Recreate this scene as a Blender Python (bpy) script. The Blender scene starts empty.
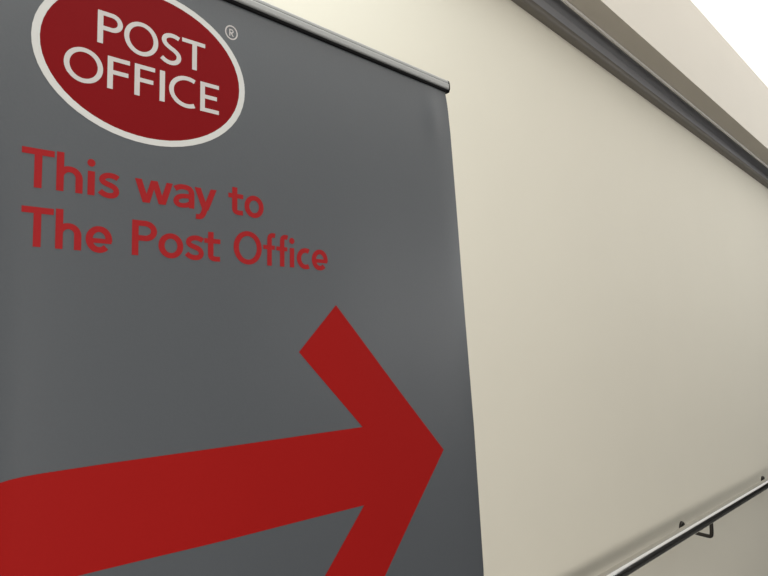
import bpy, bmesh, math, random
from math import sin, cos, tan, radians as R, pi
from mathutils import Vector, Matrix
from mathutils.geometry import delaunay_2d_cdt

S = bpy.context.scene
COL = S.collection

# ------------------------------------------------------------------ materials
def mat(name, col, rough=.6, metal=0.0, noise=0.0, nscale=40, bump=0.0, emit=None, strength=0, spec=.5, sheen=0):
    m = bpy.data.materials.new(name); m.use_nodes = True
    nt = m.node_tree; b = nt.nodes['Principled BSDF']
    b.inputs['Base Color'].default_value = (*col, 1)
    b.inputs['Roughness'].default_value = rough
    b.inputs['Metallic'].default_value = metal
    b.inputs['Specular IOR Level'].default_value = spec
    if sheen:
        b.inputs['Sheen Weight'].default_value = sheen
        b.inputs['Sheen Roughness'].default_value = .4
    if emit:
        b.inputs['Emission Color'].default_value = (*emit, 1)
        b.inputs['Emission Strength'].default_value = strength
    if noise or bump:
        tc = nt.nodes.new('ShaderNodeTexCoord')
        n = nt.nodes.new('ShaderNodeTexNoise'); n.inputs['Scale'].default_value = nscale
        n.inputs['Detail'].default_value = 4
        nt.links.new(tc.outputs['Object'], n.inputs['Vector'])
        if noise:
            r = nt.nodes.new('ShaderNodeMapRange')
            r.inputs['To Min'].default_value = 1 - noise; r.inputs['To Max'].default_value = 1 + noise
            nt.links.new(n.outputs['Fac'], r.inputs['Value'])
            mx = nt.nodes.new('ShaderNodeMix'); mx.data_type = 'RGBA'; mx.blend_type = 'MULTIPLY'
            mx.inputs['Factor'].default_value = 1
            mx.inputs['A'].default_value = (*col, 1)
            nt.links.new(r.outputs['Result'], mx.inputs['B'])
            nt.links.new(mx.outputs['Result'], b.inputs['Base Color'])
        if bump:
            bp = nt.nodes.new('ShaderNodeBump'); bp.inputs['Strength'].default_value = bump
            bp.inputs['Distance'].default_value = .002
            nt.links.new(n.outputs['Fac'], bp.inputs['Height'])
            nt.links.new(bp.outputs['Normal'], b.inputs['Normal'])
    return m

def srgb(r, g, b):
    f = lambda c: (c/255/12.92) if c/255 <= .04045 else ((c/255+.055)/1.055)**2.4
    return (f(r), f(g), f(b))

M_WALL = mat('painted_wall', (.78, .74, .63), .65, noise=.02, nscale=3, bump=.04)
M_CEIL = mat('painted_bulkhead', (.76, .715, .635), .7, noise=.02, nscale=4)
M_SOFFIT_SHADE = mat('soffit_shade', (.52, .48, .42), .7, noise=.02, nscale=4)  # darker copy of the bulkhead paint, underside shade put into the colour
M_FLOOR = mat('dark_floor', (.03, .03, .03), .5, noise=.15, nscale=8)
M_GAP = mat('dark_grey_channel', (.44, .44, .455), .55)
M_DARKWALL = mat('dark_front_wall', (.10, .10, .105), .6, noise=.05, nscale=3)
M_LIP = mat('channel_lip', (.17, .155, .135), .5)
M_BEAD = mat('edge_bead', (.88, .86, .82), .4)
M_LIGHT = mat('luminous_panel', (.9, .9, .9), .5, emit=(1, .985, .955), strength=.98)
M_FRAME = mat('white_frame', (.8, .8, .78), .5)
M_FABRIC = mat('grey_banner_vinyl', (.077, .085, .095), .42, noise=.05, nscale=260, bump=.05, spec=.95)
M_RED = mat('red_print', (.300, .0085, .0075), .6, noise=.04, nscale=260, spec=.1)
M_TEXT = mat('red_text_print', (.310, .0165, .0190), .6, spec=.1)
M_OVAL = mat('logo_red_print', (.190, .0042, .0062), .6, noise=.04, nscale=260, spec=.1)
M_WHITE = mat('white_print', (.55, .525, .51), .55, spec=.3)
M_BORDER = mat('white_border_print', (.60, .60, .58), .55, spec=.3)
M_ALU = mat('brushed_aluminium', (.40, .405, .40), .45, metal=.6)
M_BLACK = mat('rail_black', (.004, .004, .0045), .7, spec=.15)
M_STEEL = mat('polished_steel', (.55, .54, .52), .13, metal=1)
M_BRACK = mat('dark_bracket_steel', (.055, .05, .045), .35, metal=.8)

# ------------------------------------------------------------------ helpers
def link(name, me, m, parent=None, smooth=False):
    o = bpy.data.objects.new(name, me); COL.objects.link(o)
    if m: me.materials.append(m)
    if parent: o.parent = parent
    if smooth:
        for p in me.polygons: p.use_smooth = True
    return o

def from_bm(name, bm, m, parent=None, smooth=False):
    me = bpy.data.meshes.new(name)
    bmesh.ops.recalc_face_normals(bm, faces=bm.faces[:])
    bm.to_mesh(me); bm.free()
    return link(name, me, m, parent, smooth)

def box(bm, x0, x1, y0, y1, z0, z1, bevel=0, seg=2):
    g = bmesh.ops.create_cube(bm, size=1)
    for v in g['verts']:
        v.co = Vector(((x0+x1)/2 + v.co.x*(x1-x0), (y0+y1)/2 + v.co.y*(y1-y0), (z0+z1)/2 + v.co.z*(z1-z0)))
    if bevel:
        es = list({e for v in g['verts'] for e in v.link_edges})
        bmesh.ops.bevel(bm, geom=es, offset=bevel, segments=seg, affect='EDGES', profile=.5)

def tube(bm, pts, r, n=20, caps=True):
    pts = [Vector(p) for p in pts]
    rings = []
    prev = None
    for i, p in enumerate(pts):
        t = (pts[min(i+1, len(pts)-1)] - pts[max(i-1, 0)]).normalized()
        if prev is None:
            a = Vector((0, 0, 1)) if abs(t.z) < .9 else Vector((1, 0, 0))
            u = t.cross(a).normalized()
        else:
            u = (prev - t*prev.dot(t)).normalized()
        prev = u
        w = t.cross(u)
        rr = r[i] if isinstance(r, (list, tuple)) else r
        rings.append([bm.verts.new(p + (u*cos(2*pi*k/n) + w*sin(2*pi*k/n))*rr) for k in range(n)])
    for a, b in zip(rings, rings[1:]):
        for k in range(n):
            bm.faces.new((a[k], a[(k+1) % n], b[(k+1) % n], b[k]))
    if caps:
        bm.faces.new(rings[0][::-1]); bm.faces.new(rings[-1])

def smooth_path(pts, it=3):
    pts = [Vector(p) for p in pts]
    for _ in range(it):
        q = [pts[0]]
        for a, b in zip(pts, pts[1:]):
            q += [a*.75+b*.25, a*.25+b*.75]
        q.append(pts[-1]); pts = q
    return pts

def thing(name, label, cat, loc=(0, 0, 0), rz=0, group=None):
    o = bpy.data.objects.new(name, None); COL.objects.link(o)
    o.location = loc; o.rotation_euler = (0, 0, rz)
    o.empty_display_size = .1
    o['label'] = label; o['category'] = cat
    if group: o['group'] = group
    return o

def structure(o, label=None):
    o['kind'] = 'structure'
    if label: o['label'] = label
    return o

# ------------------------------------------------------------------ camera
CAM = Vector((0, -1.06, 1.58))
WD = (0.70348557, 0.04890663, 0.70902482)     # wall direction, plumb line and wall normal in the camera's own axes
UP = (-0.01501763, -0.99638386, 0.08362819)
WN = (0.71055086, -0.0694791, -0.7002072)
cam_d = bpy.data.cameras.new('camera'); cam_d.sensor_width = 36; cam_d.lens = 640/768*36
cam_d.clip_start = .02
cam = bpy.data.objects.new('camera', cam_d); COL.objects.link(cam)
ax = [Vector((WD[i], -WN[i], UP[i])) for i in range(3)]      # right, down, forward in the room
rot = Matrix((ax[0], -ax[1], -ax[2])).transposed()
cam.matrix_world = Matrix.Translation(CAM) @ rot.to_4x4()
S.camera = cam

# ------------------------------------------------------------------ room
XL, XR, YF = -2.6, 13.5, -3.1
ZTOP = 3.75
def slab(name, a, b, m, label):
    bm = bmesh.new(); box(bm, a[0], b[0], a[1], b[1], a[2], b[2])
    return structure(from_bm(name, bm, m), label)
slab('floor', (XL-.1, YF-.1, -.1), (XR+.1, .1, 0), M_FLOOR, 'dark floor of the corridor')
slab('wall_back', (XL, 0, 0), (XR, .1, ZTOP), M_WALL, 'plain off-white wall behind the grey banner and the handrail')
slab('wall_front', (XL, YF-.1, 0), (XR, YF, ZTOP), M_DARKWALL, 'dark wall opposite the banner')
slab('wall_left', (XL-.1, YF-.1, 0), (XL, .1, ZTOP), M_WALL, 'off-white end wall on the banner side')
slab('wall_right', (XR, YF-.1, 0), (XR+.1, .1, ZTOP), M_DARKWALL, 'dark end wall on the handrail side')

# ceiling parts run along the wall with a slight fall
SL = R(-2.766)
CD = Vector((cos(SL), 0, sin(SL))); CU = Vector((-sin(SL), 0, cos(SL)))
def cp(t, q, r):                      # t along the fall, q out from the wall, r above eye level
    p = Vector((0, 0, CAM.z)) + CD*t + CU*r
    return Vector((p.x, -q, p.z))
def sweep(bm, prof, t0, t1, closed=False):
    # profile points extruded along the fall, trimmed by vertical end planes at x = XL / XR
    def at(x, q, r):
        t = (x - CU.x*r)/CD.x
        return cp(t, q, r)
    A = [bm.verts.new(at(t0, q, r)) for q, r in prof]
    B = [bm.verts.new(at(t1, q, r)) for q, r in prof]
    n = len(prof)
    for i in range(n if closed else n-1):
        j = (i+1) % n
        bm.faces.new((A[i], A[j], B[j], B[i]))
    if closed:
        bm.faces.new(A[::-1]); bm.faces.new(B)

RS = 1.20                             # soffit above eye level
qB = 1.06 - RS/tan(R(50.45)); qC = 1.06 - RS/tan(R(53.1))
RD = (1.06-qC)*tan(R(60.14))
def rounded(q0, q1, r0, r1, rad, n=5):
    # wall-side bottom, round nose at lower front and upper front, back to the wall
    pts = [(q0, r0)]
    for k in range(n+1):
        a = pi/2*k/n; pts.append((q1-rad+rad*sin(a), r0+rad-rad*cos(a)))
    for k in range(n+1):
        a = pi/2*k/n; pts.append((q1-rad+rad*cos(a), r1-rad+rad*sin(a)))
    pts.append((q0, r1))
    return pts
bm = bmesh.new(); sweep(bm, rounded(0.0, .030, 1.140, 1.168, .010), XL, XR, True)
structure(from_bm('trim_1', bm, M_LIP), 'brown-grey lip of the channel along the top of the wall')
bm = bmesh.new()
sweep(bm, [(0, 1.166), (.003, 1.166), (.003, 1.222), (qB+.001, 1.222), (qB+.001, RS-.002), (qB+.004, RS-.002), (qB+.004, 1.226), (0, 1.226)], XL, XR, True)
structure(from_bm('trim_2', bm, M_GAP), 'dark grey recessed channel between wall and soffit')
bm = bmesh.new(); sweep(bm, [(qB, RS-.007), (qB+.0085, RS-.009), (qB+.0085, RS+.01), (qB, RS+.01)], XL, XR, True)
structure(from_bm('trim_3', bm, M_BEAD), 'thin pale edge bead beside the dark channel')
QP = 2.1                              # far side of the luminous ceiling panel
bm = bmesh.new()
sweep(bm, [(qB+.0065, RS), (qC, RS), (qC, RD+.02), (qB+.0065, RD+.02)], XL, XR, True)
sweep(bm, [(QP, RD-.12), (-YF, RD-.12), (-YF, RD+.02), (QP, RD+.02)], XL, XR, True)
ceil = structure(from_bm('ceiling', bm, M_CEIL), 'pale beige ceiling bulkhead with its underside shade put into the colour, stepping up to the light')
ceil.data.materials.append(M_SOFFIT_SHADE)
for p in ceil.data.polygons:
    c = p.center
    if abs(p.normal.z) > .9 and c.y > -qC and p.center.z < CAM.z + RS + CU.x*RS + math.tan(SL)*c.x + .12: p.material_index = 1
# luminous ceiling
PX0, PX1 = -1.3, 13.0
cl = thing('ceiling_light', 'long glowing white ceiling light above the beige bulkhead', 'ceiling light', cp(1.5, 1.1, RD+.03))
def rel(o):                           # move mesh into its thing's own space
    for v in o.data.vertices: v.co -= Vector(o.parent.location)
    return o
bm = bmesh.new(); sweep(bm, [(qC, RD+.004), (QP, RD+.004), (QP, RD+.03), (qC, RD+.03)], PX0, PX1, True)
rel(from_bm('diffuser', bm, M_LIGHT, cl))
for a, b in ((XL, PX0), (PX1, XR)):
    bm = bmesh.new(); sweep(bm, [(qC, RD+.004), (QP, RD+.004), (QP, RD+.03), (qC, RD+.03)], a, b, True)
    rel(from_bm('end_panel', bm, M_FRAME, cl))

# ------------------------------------------------------------------ handrail
RO, RZ, RR = .120, CAM.z - .7285, .0215
hr = thing('handrail', 'polished steel tube handrail on dark bent brackets along the wall', 'handrail', (1.15, 0, 0))
rail_pts = smooth_path([(1.22, -.004, RZ), (1.22, -RO*.6, RZ), (1.22, -RO, RZ), (1.28, -RO, RZ), (1.36, -RO, RZ)], 3)
rail_pts += [Vector((x, -RO, RZ)) for x in (2, 3, 4, 5, 6, 7, 8, 9, 10)]
bm = bmesh.new(); tube(bm, [p-Vector(hr.location) for p in rail_pts], RR, 32)
from_bm('rail_tube', bm, M_STEEL, hr, True)
rose_me = rod_me = None
for i in range(7):
    x = 2.818 + (i-1)*1.189
    if rod_me is None:
        bm = bmesh.new()
        path = smooth_path([(0, -.002, -.060), (0, -.05, -.074), (0, -.100, -.0775), (0, -.117, -.0775), (0, -.120, -.064), (0, -.120, -.02)], 3)
        tube(bm, path, .0074, 14)
        rod_me = bpy.data.meshes.new('bracket'); bm.to_mesh(rod_me); bm.free()
        rod_me.materials.append(M_BRACK)
        for p in rod_me.polygons: p.use_smooth = True
        bm = bmesh.new()
        tube(bm, [(0, 0, -.060), (0, -.006, -.060), (0, -.009, -.060), (0, -.010, -.060)], [.022, .022, .020, .012], 24)
        rose_me = bpy.data.meshes.new('wall_rose'); bmesh.ops.recalc_face_normals(bm, faces=bm.faces[:]); bm.to_mesh(rose_me); bm.free()
        rose_me.materials.append(M_BRACK)
    b = bpy.data.objects.new('bracket', rod_me); COL.objects.link(b); b.parent = hr
    b.location = (x - hr.location.x, 0, RZ)
    b['label'] = 'dark bent rod bracket under the rail'
    w = bpy.data.objects.new('wall_rose', rose_me); COL.objects.link(w); w.parent = b

# ------------------------------------------------------------------ pull-up banner
U = .00084                            # one artwork unit in metres (x right, y down from the right end of the top rail)
BC = 455                              # banner centre in artwork units
YAW = -math.atan2(.0564769, .9984039)
P0 = Vector((.9844636, -1.06+.7917921, CAM.z+.5034594))
hdir = Vector((cos(YAW), sin(YAW), 0))
base = P0 - hdir*(BC*U); base.z = 0
ban = thing('pull_up_banner', 'tall grey pull-up banner with red arrow and postal logo before the wall', 'banner', base, YAW)
TOP = P0.z/U                          # height of the artwork's y = 0 in units
BOT = TOP - 80/1.0*1.1                # fabric bottom (y down)

def interp(x, xs, ys):
    if x <= xs[0]: return ys[0]
    for a, b, c, d in zip(xs, xs[1:], ys, ys[1:]):
        if x <= b: return c+(d-c)*(x-a)/(b-a)
    return ys[-1]
def edge_seen(y): return interp(y, [2, 40, 105, 250, 479, 812, 1154, 1500, 2400], [0, 9, 17, 29, 47, 76, 98, 96, 20])
def d_edge(y): return interp(y, [0, 60, 200, 500, 1300, 2000, 2400], [0, -1, -2, -3, -3, -2, 0])
def edge_r(y): return edge_seen(y) - 1.19*d_edge(y)
XLEFT = -940
def surf(x, y):                       # how far the fabric stands forward of its plane, in units
    e = edge_r(y)
    u = min(max((x-(e-60))/60, 0), 1)
    d = d_edge(y)*u*u
    u = min(max((-895-x)/45, 0), 1)
    d += 4*u**1.6*min(1, max(0, (y+10)/120))
    fade = min(1, max(0, (y-10)/300))*min(1, max(0, (2300-y)/300))
    d += fade*(0.9*sin(x*.0105+.6+y*.0006) + .5*sin(x*.023+1.9))
    d += 3*math.exp(-((x+45)/26)**2)*math.exp(-((y-70)/60)**2)
    return d
def bp(x, y, off=0.0):
    return Vector(((x+BC)*U, -(surf(x, y)+off)*U, (TOP-y)*U))

# fabric
bm = bmesh.new()
NX, NY = 110, 90
def ytop(x): return .033*x - 6
grid = []
for j in range(NY+1):
    row = []
    v = (j/NY)**1.35
    for i in range(NX+1):
        y = 0 + v*BOT
        x = XLEFT + (edge_r(y)-XLEFT)*i/NX
        y = ytop(x)*(1-v) + v*BOT
        row.append(bm.verts.new(bp(x, y)))
    grid.append(row)
for j in range(NY):
    for i in range(NX):
        bm.faces.new((grid[j][i], grid[j+1][i], grid[j+1][i+1], grid[j][i+1]))
fab = from_bm('fabric_panel', bm, M_FABRIC, ban, True)
fab['label'] = 'dark grey printed fabric sheet'

# ---- 2-D artwork tools (units, y down)
def arc(cx, cy, rx, ry, a0, a1, n=28):
    return [(cx+rx*cos(R(a0+(a1-a0)*k/n)), cy+ry*sin(R(a0+(a1-a0)*k/n))) for k in range(n+1)]
def bez(*p, n=10):
    out = [p[0]]
    for i in range(0, len(p)-1, 3):
        a, b, c, d = p[i:i+4]
        for k in range(1, n+1):
            t = k/n; s = 1-t
            out.append(tuple(s**3*a[m]+3*s*s*t*b[m]+3*s*t*t*c[m]+t**3*d[m] for m in (0, 1)))
    return out
def stroke(pts, w, w2=None):
    # w: width of upright runs, w2: width of level runs
    w2 = w2 or w
    pts = [p for i, p in enumerate(pts) if i == 0 or math.dist(p, pts[i-1]) > .02]
    L, Rr = [], []
    for i, p in enumerate(pts):
        a = Vector(pts[max(i-1, 0)]); b = Vector(pts[min(i+1, len(pts)-1)])
        t = (b-a).normalized(); nrm = Vector((-t.y, t.x))
        ww = (w*abs(t.y)+w2*abs(t.x))/max(1e-6, abs(t.x)+abs(t.y))
        L.append(tuple(Vector(p)+nrm*ww/2)); Rr.append(tuple(Vector(p)-nrm*ww/2))
    return [[L[i], L[i+1], Rr[i+1], Rr[i]] for i in range(len(pts)-1)]
def rect(x0, x1, y0, y1): return [[(x0, y0), (x1, y0), (x1, y1), (x0, y1)]]
def disc(cx, cy, r, ry=None, n=28): return [arc(cx, cy, r, ry or r, 0, 360, n)[:-1]]
def ring(x0, x1, y0, y1, w, w2=None):
    w2 = w2 or w
    cx, cy = (x0+x1)/2, (y0+y1)/2; n = 56
    o = arc(cx, cy, (x1-x0)/2, (y1-y0)/2, 0, 360, n); i = arc(cx, cy, (x1-x0)/2-w, (y1-y0)/2-w2, 0, 360, n)
    return [[o[k], o[k+1], i[k+1], i[k]] for k in range(n)]

def artwork(name, polys, m, off, step=40, label=None):
    vs, fs, es = [], [], []
    for p in polys:
        area = sum(a[0]*b[1]-b[0]*a[1] for a, b in zip(p, p[1:]+p[:1]))
        if area < 0: p = p[::-1]
        fs.append(list(range(len(vs), len(vs)+len(p)))); vs += [Vector(q) for q in p]
    x0, x1 = min(v.x for v in vs), max(v.x for v in vs); y0, y1 = min(v.y for v in vs), max(v.y for v in vs)
    k = math.floor(x0/step)*step + step*.37
    while k < x1:
        if k > x0:
            es.append((len(vs), len(vs)+1)); vs += [Vector((k, y0-3)), Vector((k, y1+3))]
        k += step
    V, E_, F, _v, _e, src = delaunay_2d_cdt(vs, es, fs, 0, 1e-4)   # every triangle knows which strokes cover it
    bm = bmesh.new()
    bv = [bm.verts.new(bp(v.x, v.y, off)) for v in V]
    for f, cover in zip(F, src):
        if not cover: continue
        try: bm.faces.new([bv[i] for i in f])
        except ValueError: pass
    for v in [v for v in bm.verts if not v.link_faces]: bm.verts.remove(v)
    for f in bm.faces:
        f.normal_update()
        if f.normal.y > 0: f.normal_flip()
    me = bpy.data.meshes.new(name); bm.to_mesh(me); bm.free()
    o = link(name, me, m, fab)
    if label: o['label'] = label
    return o

# ---- logo
ex, ey, ea, eb = -716.8, 142.6, 175.2, 131.6
artwork('logo_border', ring(ex-ea, ex+ea, ey-eb, ey+eb, 11.4, 10.2), M_BORDER, .35, 24, 'white oval outline of the logo')
n = 96
artwork('logo_oval', [arc(ex, ey, ea-11, eb-9.7, 0, 360, n)[:-1]], M_OVAL, .3, 24, 'dark red oval of the logo')
W, H = 8.2, 7.0
L = []
t0, b0 = 75.0, 128.0                  # POST
L += rect(-800, -791.4, t0, b0)
L += stroke([(-799, t0+H/2), (-780, t0+H/2)] + arc(-778.5, t0+H/2+11.8, 13.2, 11.8, -88, 88, 20) + [(-780, t0+H/2+23.6), (-799, t0+H/2+23.6)], W, H)
L += ring(-759, -703.2, t0-1.2, b0+1.8, 8.0, 7.0)
L += stroke(bez((-667.5, 82.6), (-673, 79.6), (-679.5, 79.0), (-684.5, 80.4), (-694, 83), (-696.2, 91), (-690, 96.8),
                (-683.5, 102.6), (-668, 105), (-667.3, 114.5), (-666.8, 122.5), (-674, 127.0), (-681.5, 127.2), (-687, 127.2), (-692, 125.4), (-697.2, 121.0)), W, H)
L += rect(-662, -619.8, t0+1.5, t0+1.5+H) + rect(-643.6, -635, t0+2, b0)
t0, b0 = 144.8, 197.2                 # OFFICE
L += ring(-847.3, -790.2, t0-1.6, b0+1.4, 8.0, 7.0)
L += rect(-783.6, -775, t0, b0) + rect(-783, -748.8, t0, t0+H) + rect(-783, -751, t0+21.2, t0+21.2+H)
L += rect(-741.2, -732.6, t0, b0) + rect(-741, -707.8, t0, t0+H) + rect(-741, -710.4, t0+21.8, t0+21.8+H)
L += rect(-699.7, -690.9, t0, b0)
L += stroke(arc(-652.0, 170.8, 27.6, 24.0, -61, -299, 40), W, 7.0)
L += rect(-628.2, -619.6, t0, b0) + rect(-628, -593.2, t0, t0+H) + rect(-628, -597, t0+21.6, t0+21.6+H) + rect(-628, -593, b0-H, b0)
artwork('logo_lettering', L, M_WHITE, .65, 40, 'white capitals POST OFFICE')
G = ring(-581.6, -556.4, 25.0, 51.6, 2.3)
G += rect(-573.2, -571.2, 32, 45) + stroke([(-572.5, 33), (-569, 33)] + arc(-568.6, 35.9, 2.9, 2.9, -90, 90, 10) + [(-572.5, 38.8)], 1.9) + stroke([(-569.8, 38.8), (-565.4, 45)], 2.0)
artwork('registered_mark', G, M_WHITE, .4, 40, 'small white encircled R')

# ---- slogan
W, H = 10.2, 8.8
T = []
def g_T(x0, x1, c, top, base): return rect(x0, x1, top, top+H+.4) + rect(c-W/2, c+W/2, top+1, base)
def g_h(x0, x1, top, base, xh):
    r = (x1-x0-W)/2; cx = (x0+x1)/2; cy = xh+H/2+r*.98
    return rect(x0, x0+W, top, base) + stroke(arc(cx, cy, r, r*.98, -172, 0, 20)+[(x1-W/2, base)], W, H)
def g_i(x0, x1, xh, base, dc): return rect(x0, x1, xh, base) + disc((x0+x1)/2-.3, dc, 5.9)
def g_s(x0, x1, y0, y1, w=9.0):
    X = lambda u: x0+(x1-x0)*u
    Y = lambda v: y0+(y1-y0)*v
    return stroke(bez((X(.92), Y(.20)), (X(.78), Y(.12)), (X(.62), Y(.105)), (X(.48), Y(.115)), (X(.27), Y(.13)), (X(.10), Y(.23)), (X(.16), Y(.345)),
                      (X(.24), Y(.49)), (X(.84), Y(.46)), (X(.85), Y(.70)), (X(.86), Y(.85)), (X(.66), Y(.90)), (X(.48), Y(.895)), (X(.32), Y(.89)), (X(.16), Y(.84)), (X(.05), Y(.75))), w, 8.4)
def g_t(sx, x0, x1, top, cb, base):
    return stroke([(sx+W/2, top), (sx+W/2, base-11)] + bez((sx+W/2, base-11), (sx+W/2, base-5.0), (sx+W/2+4, base-3.6), (x1-.5, base-4.6)), W, 8.4) + rect(x0, x1, cb, cb+8.0)
def g_e(x0, x1, y0, y1):
    cx, cy = (x0+x1)/2, (y0+y1)/2; rx, ry = (x1-x0-W)/2, (y1-y0-H)/2
    return stroke(arc(cx, cy, rx, ry, 8, -316, 44), W, H) + rect(x0+W*.6, x1-1, cy-1.6, cy+5.6) 
def g_c(x0, x1, y0, y1):
    cy = (y0+y1)/2; rx, ry = (x1-x0-W*.3)/2, (y1-y0-H)/2
    return stroke(arc(x0+W/2+rx, cy, rx, ry, -62, -298, 36), W, H)
def g_f(sx, x0, x1, top, cb, base):
    return stroke([(sx+W/2, base), (sx+W/2, top+13)] + bez((sx+W/2, top+13), (sx+W/2, top+5.5), (sx+W/2+5, top+3.4), (x1, top+5.2)), W-.4, 8.4) + rect(x0, x1-.5, cb-.2, cb+7.4)
# first line
b1 = 370.4
T += g_T(-899.0, -855.8, -877.2, 312.8, b1)
T += g_h(-852.8, -816.0, 311.8, b1, 331.6)
T += g_i(-809.0, -798.6, 333.4, b1, 320.6)
T += g_s(-792.4, -761.4, 331.2, 371.8)
def poly_v(a, b, w, top, bot):        # slanted leg from x=a at top to x=b at the bottom
    return [[(a, top), (a+w, top), (b+w, bot), (b, bot)]]
T += poly_v(-737.6, -724.6, 11.0, 333, b1) + poly_v(-711.6, -722.8, 9.6, 333, b1) + poly_v(-711.0, -698.4, 10.4, 333, b1) + poly_v(-685.6, -697.4, 10.6, 333, b1)
T += stroke(bez((-671.2, 340.4), (-666, 336.2), (-661, 335.2), (-655.5, 335.4), (-645.5, 335.8), (-642.0, 339.6), (-642.0, 348.0)) + [(-642.0, b1)], W-.2, 8.4)
T += stroke(bez((-641, 350.6), (-652, 350.2), (-669.0, 350.0), (-669.0, 360.6), (-669.0, 369.4), (-648.5, 369.4), (-641.6, 359.6)), W-.4, 7.6)
T += poly_v(-637.0, -622.4, 11.2, 332.6, 370.5) + poly_v(-607.6, -622.6, 11.0, 332.6, 370.5)
T += stroke([(-617.0, 366.0)] + bez((-617.0, 366.0), (-621.5, 379), (-622.5, 384.4), (-634.2, 382.4)), 10.4, 8.6)
T += g_t(-566.6, -574.0, -544.6, 321.8, 333.2, b1+.8)
T += ring(-542.0, -502.4, 331.6, 372.4, W-.4, H)
# second line
b2 = 457.0
T += g_T(-897.0, -854.8, -876.2, 398.6, b2-.6)
T += g_h(-852.0, -816.0, 397.4, b2-.4, 417.4)
T += g_e(-810.0, -770.8, 417.0, 458.0)
T += rect(-740.6, -730.2, 400.4, b2) + stroke([(-739, 400.4+H/2), (-722, 400.4+H/2)] + arc(-720, 400.4+H/2+12.0, 14.6, 12.0, -88, 88, 20) + [(-722, 400.4+H/2+24), (-739, 400.4+H/2+24)], W, H)
T += ring(-697.8, -655.8, 416.4, 457.8, W, H)
T += g_s(-651.6, -619.0, 415.0, 458.0)
T += g_t(-611.8, -618.6, -588.8, 406.8, 418.4, b2+.4)
T += ring(-563.4, -506.2, 398.0, 458.2, W+.2, H)
T += g_f(-494.8, -503.2, -477.6, 395.6, 419.6, b2)
T += g_f(-467.0, -475.0, -449.8, 396.2, 420.0, b2)
T += g_i(-444.8, -434.8, 420.2, b2, 406.6)
T += g_c(-429.0, -394.6, 417.6, 458.4)
T += g_e(-394.0, -355.4, 417.6, 458.4)
artwork('slogan_lettering', T, M_TEXT, .6, 9, 'red words This way to The Post Office')

# ---- arrow: shaft with a slightly flaring tail, two square-cut arms
tail_t = [(-270.5, 770.7), (-622.8, 774.0), (-782, 775.4), (-860, 776.8), (-882, 777.8), (-900, 779.6), (-915, 782.4), (-936, 787.5)]
tail_b = [(-936, 929.5), (-865, 929.2), (-782, 929.0), (-622, 928.8), (-268.8, 925.8)]
A = [(-32.8, 844.6), (-335.6, 525.2), (-424.8, 616.4)] + tail_t + tail_b + [(-368, 1039.3), (-420, 1099), (-335, 1196), (-300, 1184), (-215.2, 1077)]
artwork('arrow', [A], M_RED, .4, 12, 'large red arrow pointing right')

# ---- top rail (slightly tilted), its dark under-strip, groove and end caps
tl = math.atan(.0322)
def rail_piece(name, prof, xa, xb, m, parent, smooth=False):
    bm = bmesh.new()
    rings = []
    for x in (xa, xb):
        rings.append([bm.verts.new(Vector(((x+BC)*U, -py*U, (TOP - (.0322*x + pz))*U))) for py, pz in prof])
    k = len(prof)
    for i in range(k):
        bm.faces.new((rings[0][i], rings[0][(i+1) % k], rings[1][(i+1) % k], rings[1][i]))
    bm.faces.new(rings[0][::-1]); bm.faces.new(rings[1])
    return from_bm(name, bm, m, parent, smooth)
# profile: (forward, down) in units
body = [(-7, -24.5), (-2, -27), (1, -27)] + [(2.0+4*sin(R(a)), -22.5-4.5*cos(R(a))) for a in range(0, 91, 15)] + \
       [(6, -19.6), (4.9, -19.2), (4.9, -18.2), (6.4, -17.8)] + [(6.4+1.4*sin(R(a)), -14-3.8*cos(R(a))) for a in range(20, 91, 20)] + \
       [(7.8, -7), (7.2, -4.4), (5.6, -3.2), (-7, -3.2)]
rail = rail_piece('top_rail', body, -962, 8.0, M_ALU, ban)
rail_piece('rail_strip', [(-6, -3.6), (5.0, -3.6), (4.6, .8), (3.4, 2.4), (-6, 2.4)], -962, 8.0, M_BLACK, rail)['label'] = 'black strip under the rail'
capp = [(-7.6, -25), (-2, -27.8), (2.4, -27.8), (6, -25), (7.6, -18), (8.4, -13), (8.2, -6), (6.2, 1.2), (4.2, 2.8), (-7.6, 2.8)]
for xa, xb in ((8.0, 11.0), (-965, -962)):
    rail_piece('end_cap', capp, xa, xb, M_BLACK, rail)['label'] = 'black end cap'

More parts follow.
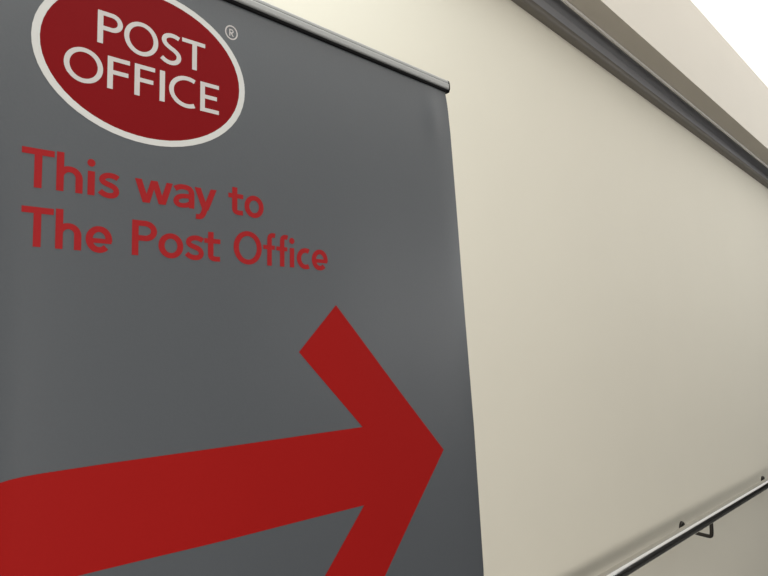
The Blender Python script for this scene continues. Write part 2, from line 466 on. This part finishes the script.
# ---- support pole and base cassette on the floor
bm = bmesh.new()
tube(bm, [(0, .030, .05), (0, .030, .9), (0, .030, 1.6), (0, .017, TOP*U+.003)], .008, 16)
from_bm('support_pole', bm, M_ALU, ban, True)
bm = bmesh.new()
hw = 500*U
prof = [(-.055, .012)] + [(-.055+.045-.045*cos(R(a)), .055+.045*sin(R(a))) for a in range(0, 91, 15)] + [(.03, .10)] + [(.03+.035*sin(R(a)), .065+.035*cos(R(a))) for a in range(0, 91, 15)] + [(.065, .012)]
r0 = [bm.verts.new((-hw, y, z)) for y, z in prof]; r1 = [bm.verts.new((hw, y, z)) for y, z in prof]
for i in range(len(prof)):
    j = (i+1) % len(prof); bm.faces.new((r0[i], r0[j], r1[j], r1[i]))
bm.faces.new(r0[::-1]); bm.faces.new(r1)
cas = from_bm('base_cassette', bm, M_ALU, ban)
for x in (-.28, .28):
    bm = bmesh.new(); box(bm, x-.02, x+.02, -.15, .15, 0, .012, .003)
    from_bm('foot', bm, M_ALU, cas)

# ------------------------------------------------------------------ light
def area(name, loc, target, size, power, col):
    l = bpy.data.lights.new(name, 'AREA'); l.shape = 'DISK'; l.size = size; l.energy = power; l.color = col
    o = bpy.data.objects.new(name, l); COL.objects.link(o); o.location = loc
    o.rotation_euler = (Vector(target)-Vector(loc)).to_track_quat('-Z', 'Y').to_euler()
    return o
area('downlight_lamp', (.55, -.40, 2.95), (.85, 0, 2.2), .2, 5.0, (.88, .985, 1))
area('far_fill', (4.6, -1.9, 2.2), (3.4, 0, .3), .9, 11, (.96, .985, 1))  # added fill, brightens the wall towards the right
area('low_fill', (-1.1, -2.4, 1.35), (2.6, 0, .1), .7, 62, (1, .965, .91))  # added fill from the left for the lower wall
area('middle_fill', (3.2, -2.7, 1.7), (3.0, 0, 0), 1.2, 8.5, (1, .97, .94))  # extra fill put in to lift the lower right wall
w = bpy.data.worlds.new('world'); S.world = w; w.use_nodes = True
w.node_tree.nodes['Background'].inputs['Color'].default_value = (.9, .95, 1, 1)
w.node_tree.nodes['Background'].inputs['Strength'].default_value = .05
S.view_settings.view_transform = 'Standard'
S.view_settings.look = 'None'
S.view_settings.exposure = 0
